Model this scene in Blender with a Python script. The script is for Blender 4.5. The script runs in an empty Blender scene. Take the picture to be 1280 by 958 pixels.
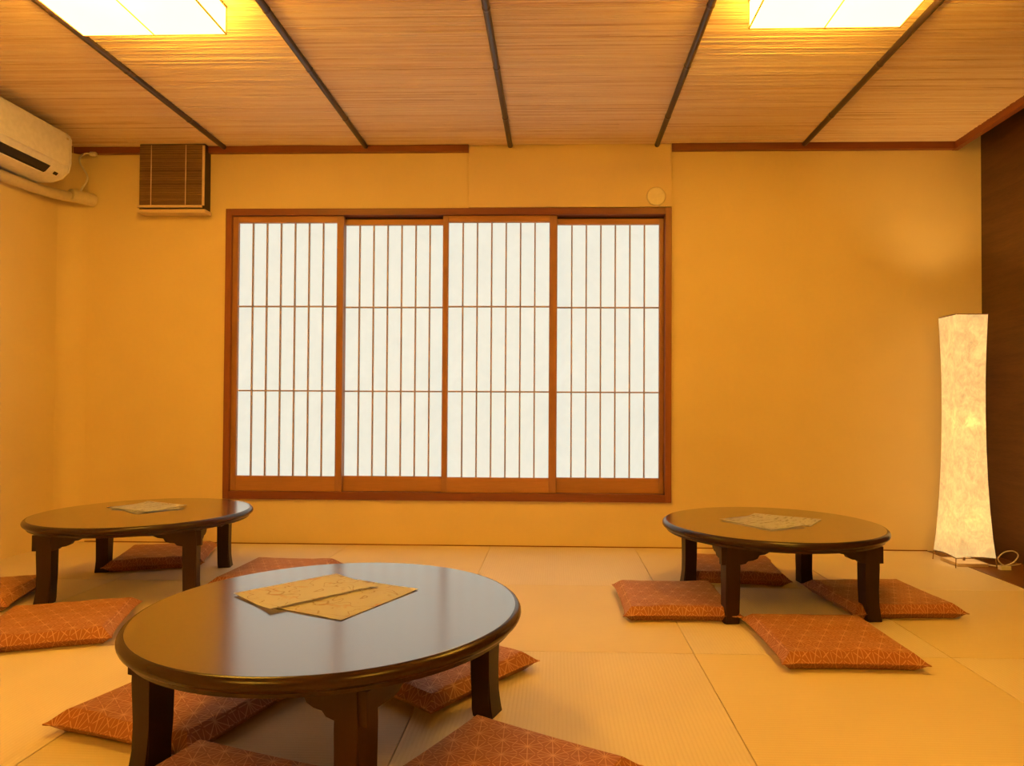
import bpy, bmesh, math, random
from mathutils import Vector, Matrix
random.seed(7)
S = bpy.context.scene
C = S.collection
PI = math.pi

# ------------------------------------------------------------------ camera
F, CX, CY = 836.64, 670.91, 496.11            # focal length and principal point in px (1280 x 958)
YAW, PITCH, ROLL = 0.0284, 0.0166, 0.0052
DCAM, HCAM = 3.994, 0.827
fw = Vector((-math.sin(YAW)*math.cos(PITCH), math.cos(YAW)*math.cos(PITCH), math.sin(PITCH)))
rt = Vector((math.cos(YAW), math.sin(YAW), 0))
up = rt.cross(fw)
r2 = rt*math.cos(ROLL) + up*math.sin(ROLL)
u2 = -rt*math.sin(ROLL) + up*math.cos(ROLL)
cam = bpy.data.cameras.new('camera')
cam.sensor_width = 36.0
cam.lens = F/1280*36
cam.shift_x = -(CX-640)/1280
cam.shift_y = (CY-479)/1280
cam.clip_start = 0.02
co = bpy.data.objects.new('camera', cam)
C.objects.link(co)
M = Matrix((r2, u2, -fw)).transposed().to_4x4()
M.translation = Vector((0, -DCAM, HCAM))
co.matrix_world = M
S.camera = co

# ------------------------------------------------------------------ world, exposure, light levels
w = bpy.data.worlds.new('world'); S.world = w; w.use_nodes = True
w.node_tree.nodes['Background'].inputs[0].default_value = (0.75, 0.85, 1.0, 1)
w.node_tree.nodes['Background'].inputs[1].default_value = 1.0
S.view_settings.view_transform = 'Standard'
S.view_settings.look = 'None'
S.view_settings.gamma = 1.0
S.view_settings.use_curve_mapping = False
S.view_settings.exposure = 0.0
LAMP_COL = (1.0, 0.575, 0.060)       # washi ceiling lamps
LAMP_E = 9.9
BULB_W = 3.0
FLOOR_LAMP_COL = (1.0, 0.66, 0.26)
FLOOR_LAMP_E = 0.72
WIN_COL = (0.95, 0.955, 0.81)         # daylight, put into the shoji paper as its own glow
WIN_E = 0.74

# ------------------------------------------------------------------ dimensions
XL, XR, XC = -2.971, 2.4986, 2.33    # left wall, right wall, right edge of the reed ceiling
HC = 2.406
YR = -5.98                           # rear wall
MAT, S0 = 0.8528, -0.3825
TZ, TR = 0.3356, 0.463               # table height and radius

# ------------------------------------------------------------------ node helpers
def mat(name):
    m = bpy.data.materials.new(name); m.use_nodes = True
    nt = m.node_tree; b = nt.nodes['Principled BSDF']
    return m, nt, b
class G:
    """small expression builder for shader node graphs"""
    def __init__(s, nt): s.nt = nt
    def new(s, t, **kw):
        n = s.nt.nodes.new(t)
        for k, v in kw.items(): setattr(n, k, v)
        return n
    def put(s, sock, v):
        if hasattr(v, 'is_linked') or hasattr(v, 'links'): s.nt.links.new(v, sock)
        else: sock.default_value = v
    def m(s, op, a, b=None, c=None, clamp=False):
        n = s.new('ShaderNodeMath', operation=op, use_clamp=clamp)
        s.put(n.inputs[0], a)
        if b is not None: s.put(n.inputs[1], b)
        if c is not None: s.put(n.inputs[2], c)
        return n.outputs[0]
    def mix(s, f, a, b, blend='MIX'):
        n = s.new('ShaderNodeMix', data_type='RGBA', blend_type=blend)
        s.put(n.inputs[0], f); s.put(n.inputs[6], a); s.put(n.inputs[7], b)
        return n.outputs[2]
    def coord(s, kind='Object', scale=(1, 1, 1), rot=(0, 0, 0), loc=(0, 0, 0)):
        t = s.new('ShaderNodeTexCoord'); mp = s.new('ShaderNodeMapping')
        mp.inputs['Scale'].default_value = scale; mp.inputs['Rotation'].default_value = rot
        mp.inputs['Location'].default_value = loc
        s.nt.links.new(t.outputs[kind], mp.inputs[0]); return mp.outputs[0]
    def noise(s, vec, scale=5, detail=3, rough=.5, dist=0):
        n = s.new('ShaderNodeTexNoise')
        s.put(n.inputs['Vector'], vec); n.inputs['Scale'].default_value = scale
        n.inputs['Detail'].default_value = detail; n.inputs['Roughness'].default_value = rough
        n.inputs['Distortion'].default_value = dist
        return n.outputs[0]
    def ramp(s, f, stops, interp='LINEAR'):
        n = s.new('ShaderNodeValToRGB'); s.put(n.inputs[0], f)
        e = n.color_ramp.elements; n.color_ramp.interpolation = interp
        while len(e) < len(stops): e.new(0.5)
        for k, (p, c) in zip(e, stops): k.position = p; k.color = c if len(c) == 4 else (*c, 1)
        return n.outputs[0]
    def bump(s, h, strength=.3, dist=.01):
        n = s.new('ShaderNodeBump'); s.put(n.inputs['Height'], h)
        n.inputs['Strength'].default_value = strength; n.inputs['Distance'].default_value = dist
        return n.outputs[0]
    def rand(s): return s.new('ShaderNodeObjectInfo').outputs['Random']
def c4(c): return (c[0], c[1], c[2], 1)

# ------------------------------------------------------------------ materials
MT = {}
def plaster(name, col, col2):
    m, nt, b = mat(name); g = G(nt)
    v = g.coord('Object')
    n1 = g.noise(v, 1.3, 3, .6); n2 = g.noise(g.coord('Object', (260, 260, 700)), 1, 2, .6)
    f = g.m('ADD', g.m('MULTIPLY', n1, .6), g.m('MULTIPLY', n2, .4))
    nt.links.new(g.ramp(f, [(.35, c4(col)), (.65, c4(col2))]), b.inputs['Base Color'])
    b.inputs['Roughness'].default_value = .85
    nt.links.new(g.bump(n2, .18, .002), b.inputs['Normal'])
    return m
MT['wall'] = plaster('ochre_plaster', (.77, .605, .37), (.84, .675, .43))
MT['panel'] = plaster('ochre_panel', (.75, .58, .37), (.81, .635, .42))

def wood(name, dark, light, rough=.4, axis='x', scale=14, stretch=14, coat=0, spec=.5, ior=1.5, bump=.1):
    m, nt, b = mat(name); g = G(nt)
    sc = {'x': (1, stretch, stretch), 'y': (stretch, 1, stretch), 'z': (stretch, stretch, 1)}[axis]
    v = g.coord('Object', sc)
    n1 = g.noise(v, scale/10, 4, .65, .6); n2 = g.noise(v, scale, 2, .5)
    f = g.m('ADD', g.m('MULTIPLY', n1, .7), g.m('MULTIPLY', n2, .3))
    nt.links.new(g.ramp(f, [(.3, c4(dark)), (.7, c4(light))]), b.inputs['Base Color'])
    b.inputs['Roughness'].default_value = rough
    b.inputs['IOR'].default_value = ior
    b.inputs['Specular IOR Level'].default_value = spec
    b.inputs['Coat Weight'].default_value = coat
    nt.links.new(g.bump(f, bump, .002), b.inputs['Normal'])
    return m
MT['trim'] = wood('red_brown_trim', (.20, .055, .015), (.30, .085, .022), .45)
MT['trim_y'] = wood('red_brown_trim_long', (.20, .055, .015), (.30, .085, .022), .45, 'y')
MT['frame'] = wood('window_frame_wood', (.18, .050, .028), (.27, .078, .040), .42)
MT['frame_z'] = wood('window_jamb_wood', (.22, .065, .026), (.33, .10, .038), .42, 'z')
MT['sash'] = wood('sash_wood', (.40, .185, .085), (.52, .25, .12), .45)
MT['sash_z'] = wood('sash_stile_wood', (.31, .145, .075), (.43, .205, .11), .45, 'z')
MT['kumiko'] = wood('lattice_wood', (.42, .30, .25), (.52, .38, .31), .5, 'z')
MT['dark_wall'] = wood('dark_wood_panel', (.060, .023, .008), (.125, .052, .018), .42, 'y', 22, 9)
MT['board'] = wood('floor_board_wood', (.15, .05, .014), (.25, .09, .026), .28, 'y', 14, 10)
MT['pale_wood'] = wood('pale_wood', (.68, .50, .34), (.80, .62, .44), .5)
MT['batten'] = wood('dark_bamboo', (.050, .026, .013), (.095, .052, .026), .32, 'y', 10, 20)
MT['box_dark'] = wood('dark_box_wood', (.035, .016, .007), (.055, .026, .011), .5, 'z')
MT['table'] = wood('table_lacquer', (.030, .013, .007), (.046, .020, .011), .22, 'x', 9, 16, coat=1.0, ior=1.7, bump=.02)
MT['table'].node_tree.nodes['Principled BSDF'].inputs['Coat Roughness'].default_value = .17
MT['table'].node_tree.nodes['Principled BSDF'].inputs['Coat IOR'].default_value = 2.45
MT['table_rim'] = wood('table_rim_wood', (.030, .0115, .006), (.046, .018, .009), .24, 'x', 9, 16, bump=.02, spec=.35)
MT['table_leg'] = wood('table_leg_wood', (.026, .0095, .005), (.042, .016, .008), .42, 'z', 9, 16, bump=.03, spec=.3)

def plain(name, col, rough=.5, spec=.5, metal=0):
    m, nt, b = mat(name); g = G(nt)
    n = g.noise(g.coord('Object'), 40, 2)
    d = tuple(x*.93 for x in col)
    nt.links.new(g.ramp(n, [(.35, c4(d)), (.65, c4(col))]), b.inputs['Base Color'])
    b.inputs['Roughness'].default_value = rough
    b.inputs['Specular IOR Level'].default_value = spec
    b.inputs['Metallic'].default_value = metal
    return m
MT['ac'] = plain('ac_plastic', (.92, .88, .88), .32)
MT['ac_dark'] = plain('ac_slot', (.02, .015, .012), .6)
MT['duct'] = plain('duct_plastic', (.74, .63, .50), .5)
MT['cable'] = plain('cable_plastic', (.84, .78, .70), .5)
MT['disc'] = plain('disc_plastic', (.84, .74, .58), .6)
MT['wire'] = plain('wire_metal', (.30, .17, .08), .4)
MT['sub'] = plain('under_floor', (.10, .07, .03), .9)
MT['upper'] = plain('alcove_ceiling', (.10, .055, .025), .8)
MT['brass'] = plain('pin_metal', (.5, .42, .3), .3, metal=1)

def tatami(name, col, col2, along):
    m, nt, b = mat(name); g = G(nt)
    t = g.new('ShaderNodeTexCoord'); sp = g.new('ShaderNodeSeparateXYZ'); nt.links.new(t.outputs['Object'], sp.inputs[0])
    a, c = (sp.outputs[0], sp.outputs[1]) if along == 'y' else (sp.outputs[1], sp.outputs[0])
    rib = g.m('ABSOLUTE', g.m('SINE', g.m('MULTIPLY', a, PI/.0115)))
    cross = g.m('SINE', g.m('MULTIPLY', c, 2*PI/.006))
    sc = (500, 8, 1) if along == 'y' else (8, 500, 1)
    n1 = g.noise(g.coord('Object', sc), 1, 2); n2 = g.noise(g.coord('Object'), 2.2, 3)
    f = g.m('ADD', g.m('ADD', g.m('MULTIPLY', n1, .3), g.m('MULTIPLY', n2, .5)), g.m('MULTIPLY', rib, .22))
    col_o = g.ramp(f, [(.32, c4(col)), (.72, c4(col2))])
    rnd = g.m('ADD', .93, g.m('MULTIPLY', g.rand(), .12))
    hs = g.new('ShaderNodeHueSaturation'); nt.links.new(col_o, hs.inputs['Color']); nt.links.new(rnd, hs.inputs['Value'])
    nt.links.new(hs.outputs[0], b.inputs['Base Color'])
    b.inputs['Roughness'].default_value = .55
    h = g.m('ADD', rib, g.m('MULTIPLY', cross, .12))
    nt.links.new(g.bump(h, .35, .0012), b.inputs['Normal'])
    return m
MT['tatami_a'] = tatami('tatami_lengthwise_sheen', (.75, .63, .54), (.82, .71, .63), 'y')  # paler base colour paints in the sheen of this weave direction
MT['tatami_b'] = tatami('tatami_crosswise_sheen', (.71, .575, .42), (.78, .65, .49), 'x')  # same straw, deeper base colour for the duller sheen of the turned weave

def reed():
    m, nt, b = mat('reed_matting'); g = G(nt)
    at = g.new('ShaderNodeAttribute', attribute_name='tone')
    n1 = g.noise(g.coord('Object', (1.6, 70, 1)), 1.0, 3, .7); n2 = g.noise(g.coord('Object', (6, 300, 1)), 1.0, 2)
    f = g.m('ADD', g.m('MULTIPLY', n1, .45), g.m('ADD', g.m('MULTIPLY', n2, .25), g.m('MULTIPLY', at.outputs['Fac'], .3)))
    nt.links.new(g.ramp(f, [(.20, (.54, .30, .18, 1)), (.40, (.88, .66, .50, 1)), (.68, (.98, .82, .68, 1))]), b.inputs['Base Color'])
    b.inputs['Roughness'].default_value = .55
    return m
MT['reed'] = reed()

def reed_front():
    m, nt, b = mat('reed_front'); g = G(nt)
    at = g.new('ShaderNodeAttribute', attribute_name='tone')
    n = g.noise(g.coord('Object', (12, 1, 300)), 1, 2)
    f = g.m('ADD', g.m('MULTIPLY', at.outputs['Fac'], .5), g.m('MULTIPLY', n, .5))
    nt.links.new(g.ramp(f, [(.2, (.17, .088, .042, 1)), (.8, (.34, .19, .095, 1))]), b.inputs['Base Color'])
    b.inputs['Roughness'].default_value = .6
    return m
MT['reed_front'] = reed_front()

def paper_emit(name, col, e, trans_col, texture=0.0, scale=9, trans=.6):
    """lit paper: gives off light evenly, and also lets through what shines behind it"""
    m, nt, b = mat(name); g = G(nt); nt.nodes.remove(b)
    out = [n for n in nt.nodes if n.type == 'OUTPUT_MATERIAL'][0]
    em = g.new('ShaderNodeEmission'); em.inputs[0].default_value = c4(col)
    tr = g.new('ShaderNodeBsdfTranslucent'); df = g.new('ShaderNodeBsdfDiffuse')
    tcol = c4(trans_col)
    if texture:
        n1 = g.noise(g.coord('Object'), scale, 5, .65, 1.2)
        n2 = g.noise(g.coord('Object', (1, 1, .6)), scale*3.1, 3, .6, 2.0)
        f = g.m('ADD', g.m('MULTIPLY', n1, .6), g.m('MULTIPLY', n2, .4))
        k = g.ramp(f, [(.3, (1-texture, 1-texture, 1-texture, 1)), (.7, (1, 1, 1, 1))])
        g.put(em.inputs[1], g.m('MULTIPLY', k, e))
        tc = g.mix(1.0, tcol, k, 'MULTIPLY'); nt.links.new(tc, tr.inputs[0]); nt.links.new(tc, df.inputs[0])
    else:
        em.inputs[1].default_value = e
        tr.inputs[0].default_value = tcol; df.inputs[0].default_value = tcol
    mx = g.new('ShaderNodeMixShader'); mx.inputs[0].default_value = trans
    nt.links.new(df.outputs[0], mx.inputs[1]); nt.links.new(tr.outputs[0], mx.inputs[2])
    ad = g.new('ShaderNodeAddShader'); nt.links.new(mx.outputs[0], ad.inputs[0]); nt.links.new(em.outputs[0], ad.inputs[1])
    nt.links.new(ad.outputs[0], out.inputs[0])
    return m
MT['shoji'] = paper_emit('shoji_paper', WIN_COL, WIN_E, (.28, .28, .28), .07, 3, .5)
MT['lamp_paper'] = paper_emit('lamp_paper', LAMP_COL, LAMP_E, (.80, .72, .55), .05, 3, .6)
MT['washi'] = paper_emit('washi_shade', FLOOR_LAMP_COL, FLOOR_LAMP_E, (.72, .62, .42), .42, 10, .6)
def bulb():
    m, nt, b = mat('bulb'); b.inputs['Emission Color'].default_value = (1, .7, .35, 1)
    b.inputs['Emission Strength'].default_value = 3; return m
MT['bulb'] = bulb()

def asanoha():
    """terracotta cotton with a woven hemp-leaf star pattern in paler thread"""
    m, nt, b = mat('hemp_leaf_cotton'); g = G(nt)
    a, s3 = .066, math.sqrt(3)
    t = g.new('ShaderNodeTexCoord'); sp = g.new('ShaderNodeSeparateXYZ'); nt.links.new(t.outputs['Object'], sp.inputs[0])
    x, y = sp.outputs[0], sp.outputs[1]
    def fam(ang, spacing):          # distance to the nearest line of a parallel family
        d = g.m('ADD', g.m('MULTIPLY', x, -math.sin(ang)), g.m('MULTIPLY', y, math.cos(ang)))
        return g.m('PINGPONG', d, spacing/2) if False else g.m('ABSOLUTE', g.m('WRAP', d, spacing/2, -spacing/2))
    grid = None
    for k in range(3):
        d = fam(k*PI/3, a*s3/2); grid = d if grid is None else g.m('MINIMUM', grid, d)
    alt = None
    for k in range(3):
        d = fam(PI/6+k*PI/3, a/2); alt = d if alt is None else g.m('MINIMUM', alt, d)
    def lat(ox, oy):
        dx = g.m('WRAP', g.m('ADD', x, ox), a/2, -a/2); dy = g.m('WRAP', g.m('ADD', y, oy), a*s3/2, -a*s3/2)
        return g.m('SQRT', g.m('ADD', g.m('MULTIPLY', dx, dx), g.m('MULTIPLY', dy, dy)))
    dv = g.m('MINIMUM', lat(0, 0), lat(a/2, a*s3/2))
    near = g.m('LESS_THAN', dv, .53*a)
    l1 = g.m('SUBTRACT', 1, g.m('SMOOTH_MIN', g.m('DIVIDE', grid, .0016), 1, .3), clamp=True)
    l2 = g.m('MULTIPLY', g.m('SUBTRACT', 1, g.m('SMOOTH_MIN', g.m('DIVIDE', alt, .0014), 1, .3), clamp=True), near)
    line = g.m('MAXIMUM', l1, l2)
    n = g.noise(g.coord('Object'), 400, 2); n2 = g.noise(g.coord('Object'), 7, 3)
    base = g.ramp(g.m('ADD', g.m('MULTIPLY', n, .5), g.m('MULTIPLY', n2, .5)), [(.3, (.30, .095, .042, 1)), (.7, (.41, .135, .060, 1))])
    wear = g.m('ADD', .45, g.m('MULTIPLY', n2, .8), clamp=True)
    col = g.mix(g.m('MULTIPLY', line, wear), base, (.74, .42, .24, 1))
    nt.links.new(col, b.inputs['Base Color'])
    b.inputs['Roughness'].default_value = .62
    b.inputs['Sheen Weight'].default_value = .25
    b.inputs['Sheen Tint'].default_value = (1, .75, .5, 1)
    wr = g.noise(g.coord('Object', (3, 26, 6)), 1, 3, .6)
    nt.links.new(g.bump(g.m('ADD', g.m('MULTIPLY', line, .25), g.m('MULTIPLY', wr, 2.2)), .35, .004), b.inputs['Normal'])
    return m
MT['cushion'] = asanoha()

def printed(name, kind):
    m, nt, b = mat(name); g = G(nt)
    n = g.noise(g.coord('Object'), 14, 3, .6, 1.5); n2 = g.noise(g.coord('Object', loc=(3, 2, 0)), 22, 3, .6, .5)
    paper = (.95, .91, .92, 1)
    if kind == 'map':               # winding hand-drawn lines and small russet drawings
        cont = g.m('ABSOLUTE', g.m('SUBTRACT', g.noise(g.coord('Object'), 9, 1.5, .5, 1.0), .5))
        line = g.m('LESS_THAN', cont, .006)
        c = g.mix(g.m('MULTIPLY', line, .5), paper, (.45, .25, .22, 1))
        blot = g.m('MULTIPLY', g.m('SMOOTH_MIN', 1.0, g.m('MULTIPLY', g.m('SUBTRACT', n, .56, clamp=True), 9.0), .1), .6)
        c = g.mix(blot, c, (.80, .42, .30, 1))
        c = g.mix(g.m('MULTIPLY', g.m('GREATER_THAN', n2, .66), .3), c, (.50, .32, .26, 1))
    else:                           # rows of small print with pictures
        t = g.new('ShaderNodeTexCoord'); sp = g.new('ShaderNodeSeparateXYZ'); nt.links.new(t.outputs['Object'], sp.inputs[0])
        rows = g.m('GREATER_THAN', g.m('SINE', g.m('MULTIPLY', sp.outputs[1], 2*PI/.026)), .1)
        ch = g.m('GREATER_THAN', g.noise(g.coord('Object', (160, 30, 1)), 1, 1), .5)
        bl = g.m('GREATER_THAN', g.noise(g.coord('Object', (16, 30, 1)), 1, 1), .52)
        ink = g.m('MULTIPLY', g.m('MULTIPLY', rows, bl), g.m('ADD', .15, g.m('MULTIPLY', ch, .4)))
        c = g.mix(ink, paper, (.26, .15, .10, 1))
        c = g.mix(g.m('MULTIPLY', g.m('GREATER_THAN', n, .68), .75), c, (.42, .10, .04, 1))
    nt.links.new(c, b.inputs['Base Color'])
    b.inputs['Roughness'].default_value = .5
    return m
MT['map'] = printed('printed_map', 'map')
MT['menu'] = printed('printed_menu', 'menu')

# ------------------------------------------------------------------ mesh helpers
def box(bm, x0, x1, y0, y1, z0, z1, bev=0):
    vs = [bm.verts.new((x, y, z)) for x in (x0, x1) for y in (y0, y1) for z in (z0, z1)]
    f = [(0, 1, 3, 2), (4, 6, 7, 5), (0, 4, 5, 1), (2, 3, 7, 6), (0, 2, 6, 4), (1, 5, 7, 3)]
    fs = [bm.faces.new([vs[i] for i in q]) for q in f]
    if bev:
        es = list({e for q in fs for e in q.edges})
        bmesh.ops.bevel(bm, geom=es, offset=bev, segments=2, affect='EDGES', profile=.7)
def lathe(bm, prof, n=64, caps=True):
    rings = []
    for r, z in prof:
        if r < 1e-6: rings.append([bm.verts.new((0, 0, z))]); continue
        rings.append([bm.verts.new((r*math.cos(2*PI*k/n), r*math.sin(2*PI*k/n), z)) for k in range(n)])
    for a, b in zip(rings, rings[1:]):
        for k in range(n):
            k2 = (k+1) % n
            if len(a) == 1 and len(b) == 1: continue
            if len(a) == 1: bm.faces.new((a[0], b[k], b[k2]))
            elif len(b) == 1: bm.faces.new((a[k], b[0], a[k2]))
            else: bm.faces.new((a[k], b[k], b[k2], a[k2]))
def tube(bm, pts, rad, n=10, caps=True):
    pts = [Vector(p) for p in pts]; rings = []; ref = None
    for i, p in enumerate(pts):
        d = (pts[min(i+1, len(pts)-1)] - pts[max(i-1, 0)]).normalized()
        if ref is None:
            ref = Vector((0, 0, 1)) if abs(d.z) < .9 else Vector((1, 0, 0))
        s = d.cross(ref).normalized(); t = s.cross(d).normalized(); ref = t
        r = rad[i] if isinstance(rad, (list, tuple)) else rad
        rings.append([bm.verts.new(p + s*r*math.cos(2*PI*k/n) + t*r*math.sin(2*PI*k/n)) for k in range(n)])
    for a, b in zip(rings, rings[1:]):
        for k in range(n): bm.faces.new((a[k], a[(k+1) % n], b[(k+1) % n], b[k]))
    if caps:
        bm.faces.new(rings[0][::-1]); bm.faces.new(rings[-1])
def prism(bm, poly, axis, a, b):
    """extrude a 2D outline along an axis from a to b"""
    def P(u, v, t): return {'x': (t, u, v), 'y': (u, t, v), 'z': (u, v, t)}[axis]
    A = [bm.verts.new(P(u, v, a)) for u, v in poly]; B = [bm.verts.new(P(u, v, b)) for u, v in poly]
    bm.faces.new(A); bm.faces.new(B[::-1]); n = len(poly)
    for k in range(n): bm.faces.new((A[k], B[k], B[(k+1) % n], A[(k+1) % n]))
def catmull(pts, n=8):
    P = [Vector(p) for p in pts]; P = [P[0]*2-P[1]] + P + [P[-1]*2-P[-2]]; out = []
    for i in range(1, len(P)-2):
        for k in range(n):
            t = k/n; a, b, c, d = P[i-1:i+3]
            out.append(.5*((2*b)+(c-a)*t+(2*a-5*b+4*c-d)*t*t+(3*b-a-3*c+d)*t**3))
    out.append(P[-2]); return out
def mesh(name, fill, smooth=False):
    bm = bmesh.new(); fill(bm)
    bmesh.ops.recalc_face_normals(bm, faces=bm.faces)
    me = bpy.data.meshes.new(name); bm.to_mesh(me); bm.free()
    if smooth:
        for p in me.polygons: p.use_smooth = True
        if smooth != True: me.set_sharp_from_angle(angle=math.radians(smooth))
    return me
def obj(name, me, material, parent=None, loc=(0, 0, 0), rot=(0, 0, 0)):
    if callable(me): me = mesh(name, me)
    o = bpy.data.objects.new(name, me); C.objects.link(o)
    if not me.materials: me.materials.append(MT[material])
    o.location = loc; o.rotation_euler = rot
    if parent: o.parent = parent
    return o
def bx(name, material, x0, x1, y0, y1, z0, z1, parent=None, bev=0):
    """box with its own origin at the centre of its base"""
    cx, cy = (x0+x1)/2, (y0+y1)/2
    o = obj(name, mesh(name, lambda bm: box(bm, x0-cx, x1-cx, y0-cy, y1-cy, 0, z1-z0, bev)), material, parent, (cx, cy, z0))
    if parent is not None: o.location = Vector((cx, cy, z0)) - parent.location
    return o
def thing(name, label, cat, loc=(0, 0, 0), rz=0, group=None):
    o = bpy.data.objects.new(name, None); C.objects.link(o); o.empty_display_size = .05
    o.location = loc; o.rotation_euler = (0, 0, rz)
    return tag(o, label, cat, group)
def tag(o, label, cat, group=None):
    o['label'] = label; o['category'] = cat
    if group: o['group'] = group
    return o
def struct(o, label=None):
    o['kind'] = 'structure'
    if label: o['label'] = label
    return o

# ================================================================== THE ROOM
# ---- floor and its tatami
fl = struct(bx('floor', 'sub', XL, XR, YR, 0, -.14, -.024), 'floor laid with square edgeless tatami mats')
cols = [XL] + [S0 + k*MAT for k in range(-2, 4)]
rows = [-.0] + [-.002 - k*MAT for k in range(1, 7)] + [YR]
for i in range(len(cols)-1):
    for j in range(len(rows)-1):
        g_ = .0012
        a = bx('tatami_mat', 'tatami_a' if (i+j) % 2 else 'tatami_b', cols[i]+g_, cols[i+1]-g_, rows[j+1]+g_, rows[j]-g_, -.024, 0, fl, .002)
XB = cols[-1]
struct(bx('trim_1', 'board', XB+.001, XR, YR, 0, -.024, .001), 'dark red brown board between the mats and the dark wall')

# ---- window opening in the back wall
WX0, WX1, WZ0, WZ1 = -2.002, .6849, .2700, 2.0230
def wall_back(bm):
    t = .14
    for x0, x1, z0, z1 in ((XL-.1, WX0, -.1, 2.85), (WX1, XR+.1, -.1, 2.85), (WX0, WX1, -.1, WZ0), (WX0, WX1, WZ1, 2.85)):
        box(bm, x0, x1, 0, t, z0, z1)
    bmesh.ops.remove_doubles(bm, verts=bm.verts, dist=1e-5)
struct(obj('wall_back', wall_back, 'wall'), 'ochre plaster wall around the shoji window')
wl = struct(bx('wall_left', 'wall', XL-.1, XL, YR, 0, -.1, 2.85), 'ochre plaster wall below the air conditioner')
def cove(bm):       # softly rounded plaster corner
    R = .11; n = 8
    A = [bm.verts.new((XL+R-R*math.cos(k/n*PI/2), -R+R*math.sin(k/n*PI/2), 0.001)) for k in range(n+1)]
    B = [bm.verts.new((v.co.x, v.co.y, HC-.001)) for v in A]
    c0 = bm.verts.new((XL-.01, .01, 0.001)); c1 = bm.verts.new((XL-.01, .01, HC-.001))
    for k in range(n): bm.faces.new((A[k], A[k+1], B[k+1], B[k]))
    bm.faces.new([c0]+A[::-1]); bm.faces.new([c1]+B)
    bm.faces.new((c0, A[0], B[0], c1)); bm.faces.new((A[-1], c0, c1, B[-1]))
struct(obj('wall_corner', mesh('wall_corner', cove, 40), 'wall'), 'softly rounded ochre plaster corner beside the reed-fronted box')
struct(bx('wall_right', 'dark_wall', XR, XR+.1, YR, 0, -.1, 2.85), 'dark wood wall with horizontal grain beside the floor lamp')
struct(bx('wall_rear', 'wall', XL-.1, XR+.1, YR-.1, YR, -.1, 2.85), 'plain ochre plaster wall opposite the window')

# ---- raised panel above the window and the wooden trims
struct(bx('wall_panel', 'panel', -.528, .683, -.022, 0, WZ1+.002, HC-.004, None, .002), 'slightly raised ochre wall panel above the window')
struct(bx('trim_2', 'trim', XL+.02, -.5285, -.032, 0, 2.360, HC-.001, None, .003), 'red brown ceiling trim ending at the raised panel')
struct(bx('trim_3', 'trim', .6835, XC-.001, -.032, 0, 2.360, HC-.001, None, .003), 'red brown ceiling trim between raised panel and dark wall')
struct(bx('trim_4', 'trim_y', XL, XL+.032, YR, -.033, 2.360, HC-.001, None, .003), 'red brown ceiling trim above the air conditioner')
struct(bx('trim_5', 'trim_y', XC, XC+.034, YR, 0, 2.358, HC+.05, None, .003), 'red brown trim along the edge of the reed ceiling')
struct(bx('ceiling_bulkhead', 'upper', XC+.005, XC+.03, YR, 0, HC+.051, 2.80), 'dark upright board above the ceiling edge')
struct(bx('ceiling_alcove', 'upper', XC-.05, XR, YR, 0, 2.80, 2.85), 'dark ceiling of the narrow strip by the wood wall')
struct(bx('trim_6', 'trim', XL+.12, XB, -.004, 0, .0005, .006), 'thin dark line where wall meets mats')

# ---- reed ceiling with bamboo battens
ce = struct(bx('ceiling', 'upper', XL, XC, YR, 0, HC, HC+.05), 'ceiling of fine reed matting held by dark bamboo battens')
BX = [-2.0101, -1.1484, -.2794, .5938, 1.4591]
edges = [XL+.002] + BX + [XC]
def reed_panel(x0, x1, seed):
    rnd = random.Random(seed)
    V, Fc, tone = [], [], []
    y = -.001; zc = HC-.003
    while y > YR+.01:
        h = rnd.uniform(.006, .013); t = rnd.random()
        nseg = 7; ph = rnd.uniform(0, 6.3); am = rnd.uniform(0, .0016)
        xs = [x0 + (x1-x0)*k/nseg for k in range(nseg+1)]
        brk = rnd.randrange(1, nseg) if rnd.random() < .45 else None
        b0 = len(V); d0 = rnd.uniform(.0008, .0052); d1 = rnd.uniform(.0008, .0052)
        for k, x in enumerate(xs):
            wv = am*math.sin(ph+x*5)
            dep = (d0 if (brk is None or k < brk) else d1) + rnd.uniform(0, .0007)
            V += [(x, y+wv, zc+.003), (x, y-h*.3+wv, zc-dep), (x, y-h*.7+wv, zc-dep*.9), (x, y-h+wv, zc+.003)]
        for k in range(nseg):
            a = b0+4*k
            for q in range(3):
                Fc.append((a+q, a+q+1, a+q+5, a+q+4)); tone.append(t if (brk is None or k < brk) else (t*.6+.3))
        y -= h*.93
    me = bpy.data.meshes.new('reed_matting'); me.from_pydata(V, [], Fc)
    at = me.attributes.new('tone', 'FLOAT', 'FACE'); at.data.foreach_set('value', tone)
    me.update(); return me
for k in range(6):
    o = obj('reed_matting', reed_panel(edges[k], edges[k+1], k), 'reed', ce); o.location = -ce.location; o['kind'] = 'stuff'
def batten_mesh(bm):
    pts, rr = [], []; y = -.03; node = -.30
    while y > YR:
        pts.append((0, y, 0)); rr.append(.0150)
        y -= .15
    tube(bm, pts, rr, 12)
    for ny in (-.42, -.95, -1.41, -1.98, -2.5, -3.1, -3.6, -4.2, -4.7):
        tube(bm, [(0, ny+.012, 0), (0, ny+.003, 0), (0, ny-.003, 0), (0, ny-.012, 0)], [.0148, .0168, .0168, .0148], 12)
bme = mesh('batten', batten_mesh, 50)
for k, x in enumerate(BX):
    o = obj('batten', bme, 'batten', ce); o.location = Vector((x, -.17*k if k else 0, HC-.014)) - ce.location
    o.location.y = 0 - ce.location.y

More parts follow.
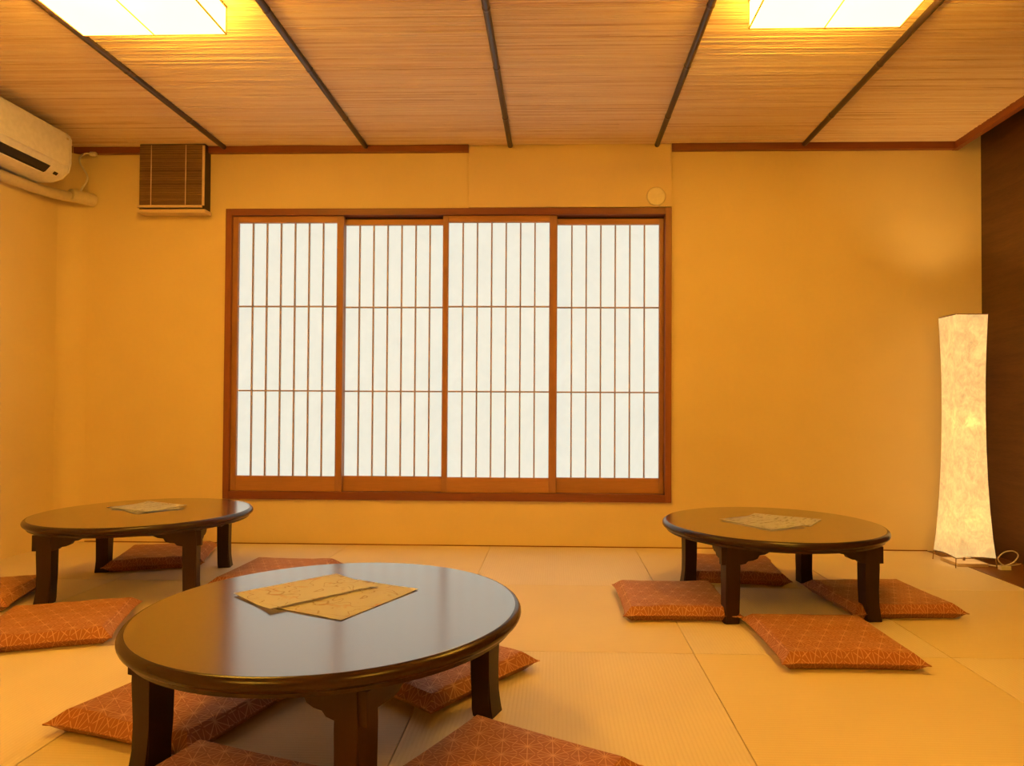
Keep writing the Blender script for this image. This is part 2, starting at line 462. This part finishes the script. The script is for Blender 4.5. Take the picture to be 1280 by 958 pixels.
# ---- window frame and the four shoji screens
wf = struct(bpy.data.objects.new('window_1', None), 'red brown wooden window frame holding four shoji screens'); C.objects.link(wf)
wf.location = (0, 0, 0)
FO = -.016
bx('jamb', 'frame_z', WX0, WX0+.036, FO, .13, WZ0, WZ1, wf, .003)
bx('jamb', 'frame_z', WX1-.038, WX1, FO, .13, WZ0, WZ1, wf, .003)
bx('head', 'frame', WX0+.036, WX1-.038, FO, .13, WZ1-.040, WZ1, wf, .003)
bx('sill', 'frame', WX0+.036, WX1-.038, FO, .13, WZ0, WZ0+.047, wf, .003)
bx('head_groove', 'box_dark', WX0+.036, WX1-.038, .045, .13, WZ1-.052, WZ1-.0405, wf)
bx('outer_pane', 'cable', WX0+.001, WX1-.001, .131, .136, WZ0+.001, WZ1-.001, wf)
Z0s, Z1s = WZ0+.0475, WZ1-.0405
def shoji(x0, x1, yf, lw, rw, label, front):
    t = thing('shoji_screen', label, 'shoji screen', ((x0+x1)/2, yf+.015, Z0s), 0, 'shoji screens in the window')
    z0, z1 = Z0s, (Z1s if front else Z1s-.012)
    ya, yb = yf, yf+.030
    bx('stile', 'sash_z', x0, x0+lw, ya, yb, z0, z1, t, .002)
    bx('stile', 'sash_z', x1-rw, x1, ya, yb, z0, z1, t, .002)
    zt = z1-(.040 if front else .034); zb = z0+.090
    bx('top_rail', 'sash', x0+lw, x1-rw, ya+.001, yb, zt, z1, t, .002)
    bx('bottom_rail', 'sash', x0+lw, x1-rw, ya+.001, yb, z0, zb, t, .002)
    pa, pb = x0+lw, x1-rw
    bx('paper', 'shoji', pa-.003, pb+.003, ya+.020, ya+.0215, zb-.003, zt+.003, t)
    v0 = None
    for k in range(1, 7):
        x = pa+(pb-pa)*k/7
        if v0 is None:
            v0 = bx('vertical_bar', 'kumiko', x-.0042, x+.0042, ya+.008, ya+.0195, zb, zt, t)
        else:
            o = v0.copy(); C.objects.link(o); o.location = Vector((x, ya+.01375, zb)) - t.location
    for zz in (1.434, .922):
        bx('cross_bar', 'kumiko', pa, pb, ya+.0062, ya+.0195, zz-.0042, zz+.0042, t)
    return t
X0, X1 = WX0+.0365, WX1-.0385
shoji(X0, -1.287, .004, .034, .041, 'front sliding shoji screen in the window half beside the reed-fronted box', True)
shoji(-1.320, -.650, .038, .033, .034, 'set-back shoji screen second from the reed-fronted box', False)
shoji(-.684, .004, .004, .034, .046, 'front sliding shoji screen overlapping the one under the round wall disc', True)
shoji(-.042, X1, .038, .048, .028, 'set-back shoji screen directly below the round wall disc', False)

# ================================================================== FIXTURES
# ---- ceiling lamps: square paper boxes on thin wooden frames
def ceiling_lamp(cx, y1, label):
    L, z0 = .2875, 2.288; y0 = y1-.575; cy = (y0+y1)/2
    t = thing('ceiling_lamp', label, 'ceiling lamp', (cx, cy, z0), 0, 'paper box lamps on the ceiling')
    x0, x1 = cx-L, cx+L; zt = HC-.008
    bx('bottom_paper', 'lamp_paper', x0+.004, x1-.004, y0+.004, y1-.004, z0+.002, z0+.004, t)
    bx('side_paper', 'lamp_paper', x0+.003, x0+.005, y0+.006, y1-.006, z0+.005, zt-.004, t)
    bx('side_paper', 'lamp_paper', x1-.005, x1-.003, y0+.006, y1-.006, z0+.005, zt-.004, t)
    bx('side_paper', 'lamp_paper', x0+.006, x1-.006, y0+.003, y0+.005, z0+.005, zt-.004, t)
    bx('side_paper', 'lamp_paper', x0+.006, x1-.006, y1-.005, y1-.003, z0+.005, zt-.004, t)
    def frame(bm):
        r = .004
        for zz in (0, zt-z0-.006):
            box(bm, -L, L, y0-cy, y0-cy+r, zz, zz+.006); box(bm, -L, L, y1-cy-r, y1-cy, zz, zz+.006)
            box(bm, -L, -L+r, y0-cy, y1-cy, zz, zz+.006); box(bm, L-r, L, y0-cy, y1-cy, zz, zz+.006)
        for sx in (-L, L-r):
            for sy in (y0-cy, y1-cy-r): box(bm, sx, sx+r, sy, sy+r, 0, zt-z0)
    obj('frame', frame, 'sash', t)
    obj('divider', lambda bm: box(bm, -.0022, .0022, y0-cy+.004, y1-cy-.004, -.001, .0018), 'sash', t)
    obj('ceiling_plate', lambda bm: box(bm, -L+.006, L-.006, y0-cy+.006, y1-cy-.006, zt-z0-.003, zt-z0+.002), 'cable', t)
    for dx in (-.0,):
        l = bpy.data.lights.new('bulb_light', 'POINT'); l.energy = BULB_W; l.color = (1, .68, .26); l.shadow_soft_size = .04
        lo = bpy.data.objects.new('bulb_light', l); C.objects.link(lo); lo.parent = t; lo.location = (dx, 0, .068)
    return t
ceiling_lamp(-1.588, -1.42, 'square paper ceiling lamp on the air conditioner side')
ceiling_lamp(1.022, -1.42, 'square paper ceiling lamp on the dark wood wall side')
ceiling_lamp(-1.588, -3.95, 'added unseen square paper ceiling lamp far from the window, air conditioner side')  # this pair is out of view, added to brighten the room
ceiling_lamp(1.022, -3.95, 'added unseen square paper ceiling lamp far from the window, dark wall side')

# ---- air conditioner on the left wall
ac = thing('air_conditioner', 'cream wall air conditioner with a dark louvre slot under the reed ceiling', 'air conditioner', (XL, -.735, 2.082))
AY0, AY1 = -.41, .41       # local, along the wall
prof = [(.001, .0), (.13, .0), (.19, .022), (.226, .062), (.238, .12), (.238, .262), (.228, .288), (.20, .300), (.001, .300)]
KZ = .90
prof = [(u, v*KZ) for u, v in prof]
obj('body', mesh('body', lambda bm: prism(bm, prof, 'y', AY0+.012, AY1-.012), 35), 'ac', ac)
def cap(bm, a, b): prism(bm, [(u+(.003 if u > .01 else 0), v+(.002 if v > .15 else -.001)) for u, v in prof], 'y', a, b)
for a, b in ((AY0, AY0+.0118), (AY1-.0118, AY1)):
    def capb(bm, a=a, b=b):
        cap(bm, a, b)
    obj('end_cap', mesh('end_cap', capb, 35), 'ac', ac)
def KS(p): return [(u, v*KZ) for u, v in p]
obj('front_panel', mesh('front_panel', lambda bm: prism(bm, KS([(.2385, .085), (.244, .09), (.2445, .262), (.234, .292), (.229, .289), (.2385, .262)]), 'y', AY0+.02, AY1-.02), 35), 'ac', ac)
obj('louvre_slot', lambda bm: prism(bm, KS([(.140, .0035), (.1398, -.0015), (.193, .0185), (.2215, .052), (.2180, .055), (.189, .024)]), 'y', AY0+.07, AY1-.13), 'ac_dark', ac)
obj('louvre_flap', lambda bm: prism(bm, KS([(.128, -.001), (.1285, -.008), (.185, .006), (.187, .011)]), 'y', AY0+.07, AY1-.13), 'ac', ac)
obj('sensor', lambda bm: prism(bm, KS([(.197, .0225), (.200, .019), (.212, .033), (.209, .036)]), 'y', AY1-.085, AY1-.06), 'ac_dark', ac)
obj('screw_cover', lambda bm: prism(bm, KS([(.2440, .250), (.2462, .251), (.2462, .262), (.2440, .263)]), 'y', AY1-.045, AY1-.03), 'duct', ac)

# ---- refrigerant duct running under it into the corner
dp = [(-2.938, -1.65, 2.030), (-2.938, -1.0, 2.036), (-2.936, -.42, 2.046), (-2.922, -.20, 2.060), (-2.890, -.085, 2.074), (-2.845, -.035, 2.08), (-2.832, -.001, 2.08)]
dt = thing('duct_pipe', 'beige pipe duct under the air conditioner bending into the corner', 'pipe', (-2.905, -.6, 2.03))
o = obj('pipe', mesh('pipe', lambda bm: tube(bm, catmull(dp, 5), .030, 16), 50), 'duct', dt); o.location = -dt.location
def coll(bm): tube(bm, [(-2.890, -.115, 2.08), (-2.873, -.073, 2.08), (-2.845, -.035, 2.08), (-2.832, -.0005, 2.08)], [.036, .038, .039, .039], 16)
o = obj('elbow', mesh('elbow', coll, 50), 'duct', dt); o.location = -dt.location
cb = thing('power_cable', 'thin cream cable looping from the duct up to the ceiling corner', 'cable', (-2.85, -.05, 2.11))
def cab(bm): tube(bm, catmull([(-2.815, -.040, 2.352), (-2.85, -.046, 2.352), (-2.878, -.05, 2.335), (-2.884, -.05, 2.30), (-2.864, -.05, 2.262), (-2.838, -.05, 2.22), (-2.840, -.05, 2.18), (-2.862, -.055, 2.140), (-2.872, -.06, 2.112)], 6), .0055, 8)
o = obj('cord', mesh('cord', cab, True), 'cable', cb); o.location = -cb.location
o = obj('plug', mesh('plug', lambda bm: tube(bm, [(-2.83, -.042, 2.352), (-2.825, -.041, 2.352), (-2.795, -.037, 2.352), (-2.79, -.036, 2.352)], [.008, .013, .013, .008], 10), 40), 'cable', cb); o.location = -cb.location

# ---- reed-fronted box high on the back wall
rb = thing('reed_fronted_box', 'dark box with a reed screen front and pale wood rail high on the wall', 'vent box', (-2.304, -.04, 1.982))
RX, RD, RH = .198, .078, .416
def rbody(bm):
    box(bm, -RX, RX, -RD+.05, .0395, .004, .376); box(bm, -RX, RX, -RD+.05, .007, .3765, RH)
obj('body', rbody, 'box_dark', rb)
def reeds(bm):
    pass
def reed_slats():
    rnd = random.Random(4); V, Fc, tone = [], [], []
    z = .046
    while z < RH-.006:
        h = rnd.uniform(.006, .0095); b0 = len(V); x0, x1 = -RX+.001, RX-.012
        V += [(x, yy, zz) for x in (x0, x1) for yy, zz in ((0, z), (-.005, z+h*.25), (-.005, z+h*.75), (0, z+h))]
        for q in range(3): Fc.append((b0+q, b0+q+4, b0+q+5, b0+q+1)); tone.append(rnd.random())
        Fc.append((b0, b0+1, b0+2, b0+3)); tone.append(.3); Fc.append((b0+7, b0+6, b0+5, b0+4)); tone.append(.3)
        z += h*1.02
    me = bpy.data.meshes.new('reed_screen'); me.from_pydata(V, [], Fc)
    a = me.attributes.new('tone', 'FLOAT', 'FACE'); a.data.foreach_set('value', tone); me.update(); return me
o = obj('reed_screen', reed_slats(), 'reed_front', rb, (0, -RD+.04+.0095, 0)); o['kind'] = 'stuff'
yF = -RD+.04
for u in (-.125, .085):
    obj('binding_cord', lambda bm, u=u: box(bm, u-.0018, u+.0018, yF+.002, yF+.0045, .046, RH-.008), 'pale_wood', rb)
obj('side_rail', lambda bm: box(bm, RX-.011, RX+.001, yF-.001, yF+.0095, .044, RH-.012, .002), 'pale_wood', rb)
obj('bottom_rail', lambda bm: box(bm, -RX-.006, RX-.012, yF-.004, yF+.0095, .030, .045, .002), 'pale_wood', rb)
obj('sill', lambda bm: box(bm, -RX-.002, RX+.014, yF-.008, .030, -.002, .0185, .003), 'pale_wood', rb)

# ---- round disc cover on the raised panel
def disc(bm): lathe(bm, [(0, .010), (.040, .010), (.052, .008), (.056, .003), (.056, 0), (0, 0)], 40)
dc = obj('wall_disc', mesh('wall_disc', disc, 40), 'disc', None, (.590, -.0222, 2.085), (PI/2, 0, 0))
tag(dc, 'small round cream disc cover on the raised wall panel', 'wall cover')

# ---- paper floor lamp in the corner
LX, LY = 2.198, -.318
lamp = thing('floor_lamp', 'tall waisted washi paper floor lamp glowing in the corner', 'floor lamp', (LX, LY, .001))
def shade(bm):
    prof = [(.052, .1030), (.15, .0945), (.30, .0855), (.46, .0790), (.62, .0750), (.80, .0730), (1.0, .0735), (1.15, .0765), (1.26, .0800), (1.335, .0825)]
    n = 8; rings = []
    for z, h in prof:
        ring = []
        for s in range(4):
            a = PI/4*(2*s+5)
            p0 = Vector((math.cos(a), math.sin(a)))*h*math.sqrt(2); a2 = a+PI/2
            p1 = Vector((math.cos(a2), math.sin(a2)))*h*math.sqrt(2)
            for k in range(n):
                q = p0.lerp(p1, k/n); bow = .004*math.sin(PI*k/n)
                nr = Vector((p0.x+p1.x, p0.y+p1.y)).normalized(); q = q-nr*bow
                ring.append(bm.verts.new((q.x, q.y, z+.006*math.sin(PI*k/n)*(1 if z < .1 else 0))))
        rings.append(ring)
    for a, b in zip(rings, rings[1:]):
        m_ = len(a)
        for k in range(m_): bm.faces.new((a[k], a[(k+1) % m_], b[(k+1) % m_], b[k]))
so = obj('shade', mesh('shade', shade, 40), 'washi', lamp)
md = so.modifiers.new('paper', 'SOLIDIFY'); md.thickness = .0012; md.offset = -1
def rim(h, z):
    def f(bm):
        c = [(-h, -h, z), (h, -h, z), (h, h, z), (-h, h, z)]
        for a, b in zip(c, c[1:]+c[:1]): tube(bm, [a, b], .0022, 6)
    return f
obj('wire_rim', mesh('wire_rim', rim(.1020, .0505), True), 'wire', lamp)
obj('wire_rim', mesh('wire_rim', rim(.0812, 1.3335), True), 'wire', lamp)
for sx in (-1, 1):
    for sy in (-1, 1):
        obj('leg', mesh('leg', lambda bm: tube(bm, [(sx*.102, sy*.102, .052), (sx*.106, sy*.106, 0)], .0025, 6), True), 'wire', lamp)
obj('base', lambda bm: box(bm, -.080, .080, -.080, .080, 0, .018, .004), 'pale_wood', lamp)
obj('socket_post', mesh('socket_post', lambda bm: tube(bm, [(0, 0, .018), (0, 0, .30), (0, 0, 1.176)], .006, 8), True), 'wire', lamp)
for hz in (.24, .74):
    def bl(bm, hz=hz): lathe(bm, [(0, hz+.05), (.014, hz+.046), (.022, hz+.03), (.022, hz+.012), (.012, hz-.02), (0, hz-.021)], 16)
    obj('bulb', mesh('bulb', bl, True), 'bulb', lamp)
    l = bpy.data.lights.new('bulb_light', 'POINT'); l.energy = .55; l.color = (1, .60, .22); l.shadow_soft_size = .03
    lo = bpy.data.objects.new('bulb_light', l); C.objects.link(lo); lo.parent = lamp; lo.location = (.0, -.03, hz+.02)
def cup(bm): lathe(bm, [(0, 1.175), (.030, 1.180), (.040, 1.205), (.0385, 1.205), (.029, 1.182), (0, 1.178)], 20)
obj('uplight_cup', mesh('uplight_cup', cup, True), 'wire', lamp)
l = bpy.data.lights.new('uplight', 'SPOT'); l.energy = 15; l.color = (1, .60, .16); l.shadow_soft_size = .045; l.spot_size = math.radians(98); l.spot_blend = 1.0
lo = bpy.data.objects.new('uplight', l); C.objects.link(lo); lo.parent = lamp; lo.location = (0, 0, 1.272); lo.rotation_euler = (PI, 0, 0)
def cord(bm):
    pts = [(.075, -.075, .012), (.12, -.10, .010), (.165, -.07, .006), (.20, -.09, .03), (.215, -.105, .07), (.185, -.11, .092), (.140, -.11, .085), (.115, -.10, .05), (.15, -.085, .014), (.21, -.06, .006), (.285, -.02, .006)]
    tube(bm, catmull(pts, 6), .0032, 6)
obj('cord', mesh('cord', cord, True), 'cable', lamp)
obj('switch', lambda bm: box(bm, .100, .155, -.145, -.118, .0, .022, .005), 'cable', lamp)

# ================================================================== LOW ROUND TABLES
def table_top(bm):
    r = TR
    lathe(bm, [(0, 0), (r-.0155, 0), (r-.0150, -.0003), (r-.0150, -.012), (0, -.012)], 96)
def table_rim(bm):
    r = TR
    lathe(bm, [(r-.0149, -.012), (r-.0149, -.0002), (r-.010, -.0014), (r-.0035, -.0065), (r-.0003, -.0130), (r, -.0180), (r-.002, -.0230), (r-.008, -.0285), (r-.014, -.0310), (r-.016, -.0330), (r-.018, -.0410), (r-.030, -.0440), (0, -.0440), (0, -.0122), (r-.0149, -.012)], 96)
top_me = mesh('table_top', table_top, 30)
rim_me = mesh('rim', table_rim, 30)
HS, LW, LD = .278, .056, .064          # leg centres, leg width and depth
ZT = TZ-.0445
def leg_mesh(sx, sy):
    def f(bm):
        lev = [(ZT-.0005, 0, 1.0), (.21, 0, 1.0), (.12, 0, .97), (.06, .001, .98), (.02, .004, 1.02), (0, .006, 1.05)]
        rings = []
        for z, off, k in lev:
            cx, cy = sx*off, sy*off
            rings.append([bm.verts.new((cx+a*LW/2*k, cy+b*LD/2*k, z)) for a, b in ((-1, -1), (1, -1), (1, 1), (-1, 1))])
        for a, b in zip(rings, rings[1:]):
            for q in range(4): bm.faces.new((a[q], a[(q+1) % 4], b[(q+1) % 4], b[q]))
        bm.faces.new(rings[0]); bm.faces.new(rings[-1][::-1])
        es = [e for e in bm.edges if abs(e.verts[0].co.z-e.verts[1].co.z) > .01]
        bmesh.ops.bevel(bm, geom=es, offset=.004, segments=2, affect='EDGES')
    return mesh('leg', f, 35)
legs = {(sx, sy): leg_mesh(sx, sy) for sx in (-1, 1) for sy in (-1, 1)}
def apron_profile(half):
    L = [(-half, 0), (-half, -.066), (-half+.075, -.066), (-half+.095, -.062), (-half+.105, -.052), (-half+.125, -.050), (-half+.142, -.043), (-half+.150, -.030), (-half+.172, -.027), (-half+.190, -.018)]
    R = [(-x, z) for x, z in L]
    return L[::1] + R[::-1]
def apron_x(bm): prism(bm, [(x, z) for x, z in apron_profile(HS+.045)], 'y', -.013, .013)
def apron_y(bm): prism(bm, [(x, z) for x, z in apron_profile(HS-LD/2-.001)], 'x', -.013, .013)
apx, apy = mesh('apron', apron_x, 30), mesh('apron', apron_y, 30)
def table(x, y, rz, label):
    t = thing('low_table', label, 'table', (x, y, 0), rz, 'round low tables')
    obj('table_top', top_me, 'table', t, (0, 0, TZ))
    obj('rim', rim_me, 'table_rim', t, (0, 0, TZ))
    for (sx, sy), me in legs.items(): obj('leg', me, 'table_leg', t, (sx*HS, sy*HS, 0))
    for s in (-1, 1):
        obj('apron', apx, 'table_leg', t, (0, s*(HS+LD/2+.0135-.03), ZT-.001))
        obj('apron', apy, 'table_leg', t, (s*HS, 0, ZT-.001))
    obj('hinge_pin', mesh('hinge_pin', lambda bm: tube(bm, [(.05, -HS-LD/2+.010, ZT-.010), (.05, -HS-LD/2-.004, ZT-.010)], .0035, 8)), 'brass', t)
    return t
table(-.5463, -2.3364, -.36, 'round dark wooden table with two map sheets, its top mirroring the window')
table(-1.9108, -.9144, .23, 'round dark wooden low table between the air conditioner wall and the window')
table(.936, -1.0506, .09, 'round dark wooden low table standing near the paper floor lamp')

# ---- printed sheets on the tables
def sheet(w_, h_, curl, seed):
    rnd = random.Random(seed); n = 10
    def f(bm):
        vs = {}
        for i in range(n+1):
            for j in range(n+1):
                u, v = i/n-.5, j/n-.5
                z = .0012 + curl*max(0, u)**2*3.2 + .0012*(1+math.sin(5*u+3*v+seed))*.5
                vs[i, j] = bm.verts.new((u*w_, v*h_, z))
        for i in range(n):
            for j in range(n): bm.faces.new((vs[i, j], vs[i+1, j], vs[i+1, j+1], vs[i, j+1]))
        bmesh.ops.solidify(bm, geom=bm.faces[:], thickness=.0005)
    return mesh('sheet', f, True)
def place_sheet(name, cx, cy, ang, dz, curl, material, label, cat, seed, grp):
    o = obj(name, sheet(.21, .297, curl, seed), material, None, (cx, cy, TZ+dz), (0, 0, ang))
    return tag(o, label, cat, grp)
def quad_center(a, b, w_):      # long edge a->b, width w_ to the right of it
    a, b = Vector(a), Vector(b); d = (b-a).normalized(); r = Vector((d.y, -d.x))
    c = (a+b)/2 + r*w_/2; return c.x, c.y, math.atan2(d.y, d.x)-PI/2
g1 = 'map sheets on the window-mirroring table'; g2 = 'menu sheets on the table near the floor lamp'; g3 = 'menu sheets on the table below the air conditioner'
x, y, a = quad_center((-.488, -2.46), (-.368, -2.198), -.21); place_sheet('map_sheet', x, y, a, .0004, 0, 'map', 'under map sheet with russet drawings, overlapped along one edge by another', 'map', 3, g1)
x, y, a = quad_center((-.834, -2.266), (-.639, -2.047), .21); place_sheet('map_sheet', x, y, a, .0024, .005, 'map', 'upper map sheet with lifted edge lying over another map sheet', 'map', 5, g1)
x, y, a = quad_center((.937, -.81), (1.185, -.974), .21); place_sheet('menu_sheet', x, y, a, .0004, 0, 'menu', 'under menu sheet reaching towards the floor lamp', 'menu', 2, g2)
x, y, a = quad_center((.874, -1.262), (.722, -1.001), .21); place_sheet('menu_sheet', x, y, a, .0024, .004, 'menu', 'upper menu sheet lying across another on the table by the floor lamp', 'menu', 8, g2)
x, y, a = quad_center((-1.899, -1.005), (-2.13, -.82), .21); place_sheet('menu_sheet', x, y, a, .0004, .004, 'menu', 'under menu sheet on the table below the air conditioner', 'menu', 4, g3)
place_sheet('menu_sheet', -1.965, -.815, 1.15, .0026, .008, 'menu', 'creased upper menu sheet on the table below the air conditioner', 'menu', 9, g3)

# ================================================================== FLOOR CUSHIONS
def cushion_mesh(seed, s=.44):
    rnd = random.Random(seed); n = 14; h = s/2
    ph = [rnd.uniform(0, 6.28) for _ in range(8)]
    def outline(inset, tip, z, dent=.006):
        pts = []
        H = h-inset
        for side in range(4):
            a = side*PI/2
            for k in range(n):
                t = -1+2*k/n
                x = t*H; y = -H + dent*(1-t*t)
                e = abs(t)**8*tip
                x += math.copysign(e*.7, t); y -= e*.7
                if abs(x) > H+tip: x = math.copysign(H+tip, x)
                c, s_ = math.cos(a), math.sin(a)
                pts.append((x*c-y*s_, x*s_+y*c, z))
        return pts
    def wr(x, y):
        return .0016*math.sin(40*x+9*y+ph[0]) + .0013*math.sin(55*y-14*x+ph[1]) + .0018*math.sin(17*x+23*y+ph[2])
    def f(bm):
        rings = [outline(.024, 0, .001), outline(.003, .010, .0245, .004), outline(-.001, .014, .0280, .004), outline(.002, .011, .0310, .004), outline(.0215, .001, .0535, .003), outline(.0245, 0, .0562, .003), outline(.031, 0, .0580, .003)]
        R = []
        for ri, r in enumerate(rings):
            R.append([bm.verts.new((x, y, z + (wr(x, y)*.7 if ri > 5 else 0))) for x, y, z in r])
        for q in range(1, 6):
            k = 1-q/6
            R.append([bm.verts.new((x*k, y*k, .0580+.004*(1-k*k)+wr(x*k, y*k)*.9)) for x, y, z in rings[-1]])
        m_ = len(R[0])
        for a, b in zip(R, R[1:]):
            for k in range(m_): bm.faces.new((a[k], a[(k+1) % m_], b[(k+1) % m_], b[k]))
        c = bm.verts.new((0, 0, .062)); L = R[-1]
        for k in range(m_): bm.faces.new((L[k], L[(k+1) % m_], c))
        bm.faces.new(R[0][::-1])
    return mesh('cushion', f, 24)
def piping_mesh(seed):
    me = cushion_mesh(seed); pts = [v.co.copy() for v in me.vertices][2*56:3*56]
    return mesh('piping', lambda bm: tube(bm, pts+[pts[0]], .0022, 6, False), True)
variants = [(cushion_mesh(k), piping_mesh(k)) for k in (1, 2, 3)]
def cushion(x, y, rz, label, grp, v=0):
    t = thing('floor_cushion', label, 'cushion', (x, y, 0), rz, grp)
    cm, pm = variants[v % 3]
    obj('cover', cm, 'cushion', t); obj('piping', pm, 'cushion', t)
    return t
gA, gB, gC = 'cushions around the table near the floor lamp', 'cushions around the table below the air conditioner', 'cushions around the table mirroring the window'
cushion(.941, -1.633, .008, 'flat terracotta cushion on the side of the lamp-side table facing away from the window', gA, 0)
cushion(.492, -1.167, .013, 'creased terracotta cushion between the lamp-side table and the middle of the room', gA, 1)
cushion(1.374, -1.100, .08, 'terracotta cushion between the lamp-side table and the floor lamp', gA, 2)
cushion(.890, -.605, -.097, 'terracotta cushion between the lamp-side table and the window wall', gA, 0)
cushion(-2.080, -.468, .32, 'terracotta cushion behind the table by the air conditioner, along the window wall', gB, 1)
cushion(-1.82, -1.585, .36, 'brightly lit terracotta cushion between the air-conditioner-side table and the map table', gB, 2)
cushion(-2.459, -1.250, .34, 'terracotta cushion against the air conditioner wall', gB, 0)
cushion(-1.323, -.811, -.03, 'terracotta cushion below the window, partly hidden behind the map table', gB, 1)
cushion(-.99, -2.19, -.30, 'terracotta cushion with one bright corner on the air conditioner side of the map table', gC, 2)
cushion(-.115, -2.572, -.50, 'hemp-leaf patterned terracotta cushion with clear star pattern beside the map table', gC, 0)
cushion(-.371, -1.915, -.64, 'terracotta cushion half under the map table on its window side', gC, 1)
cushion(-.692, -2.702, -.31, 'shaded terracotta cushion in front of the map table legs', gC, 2)
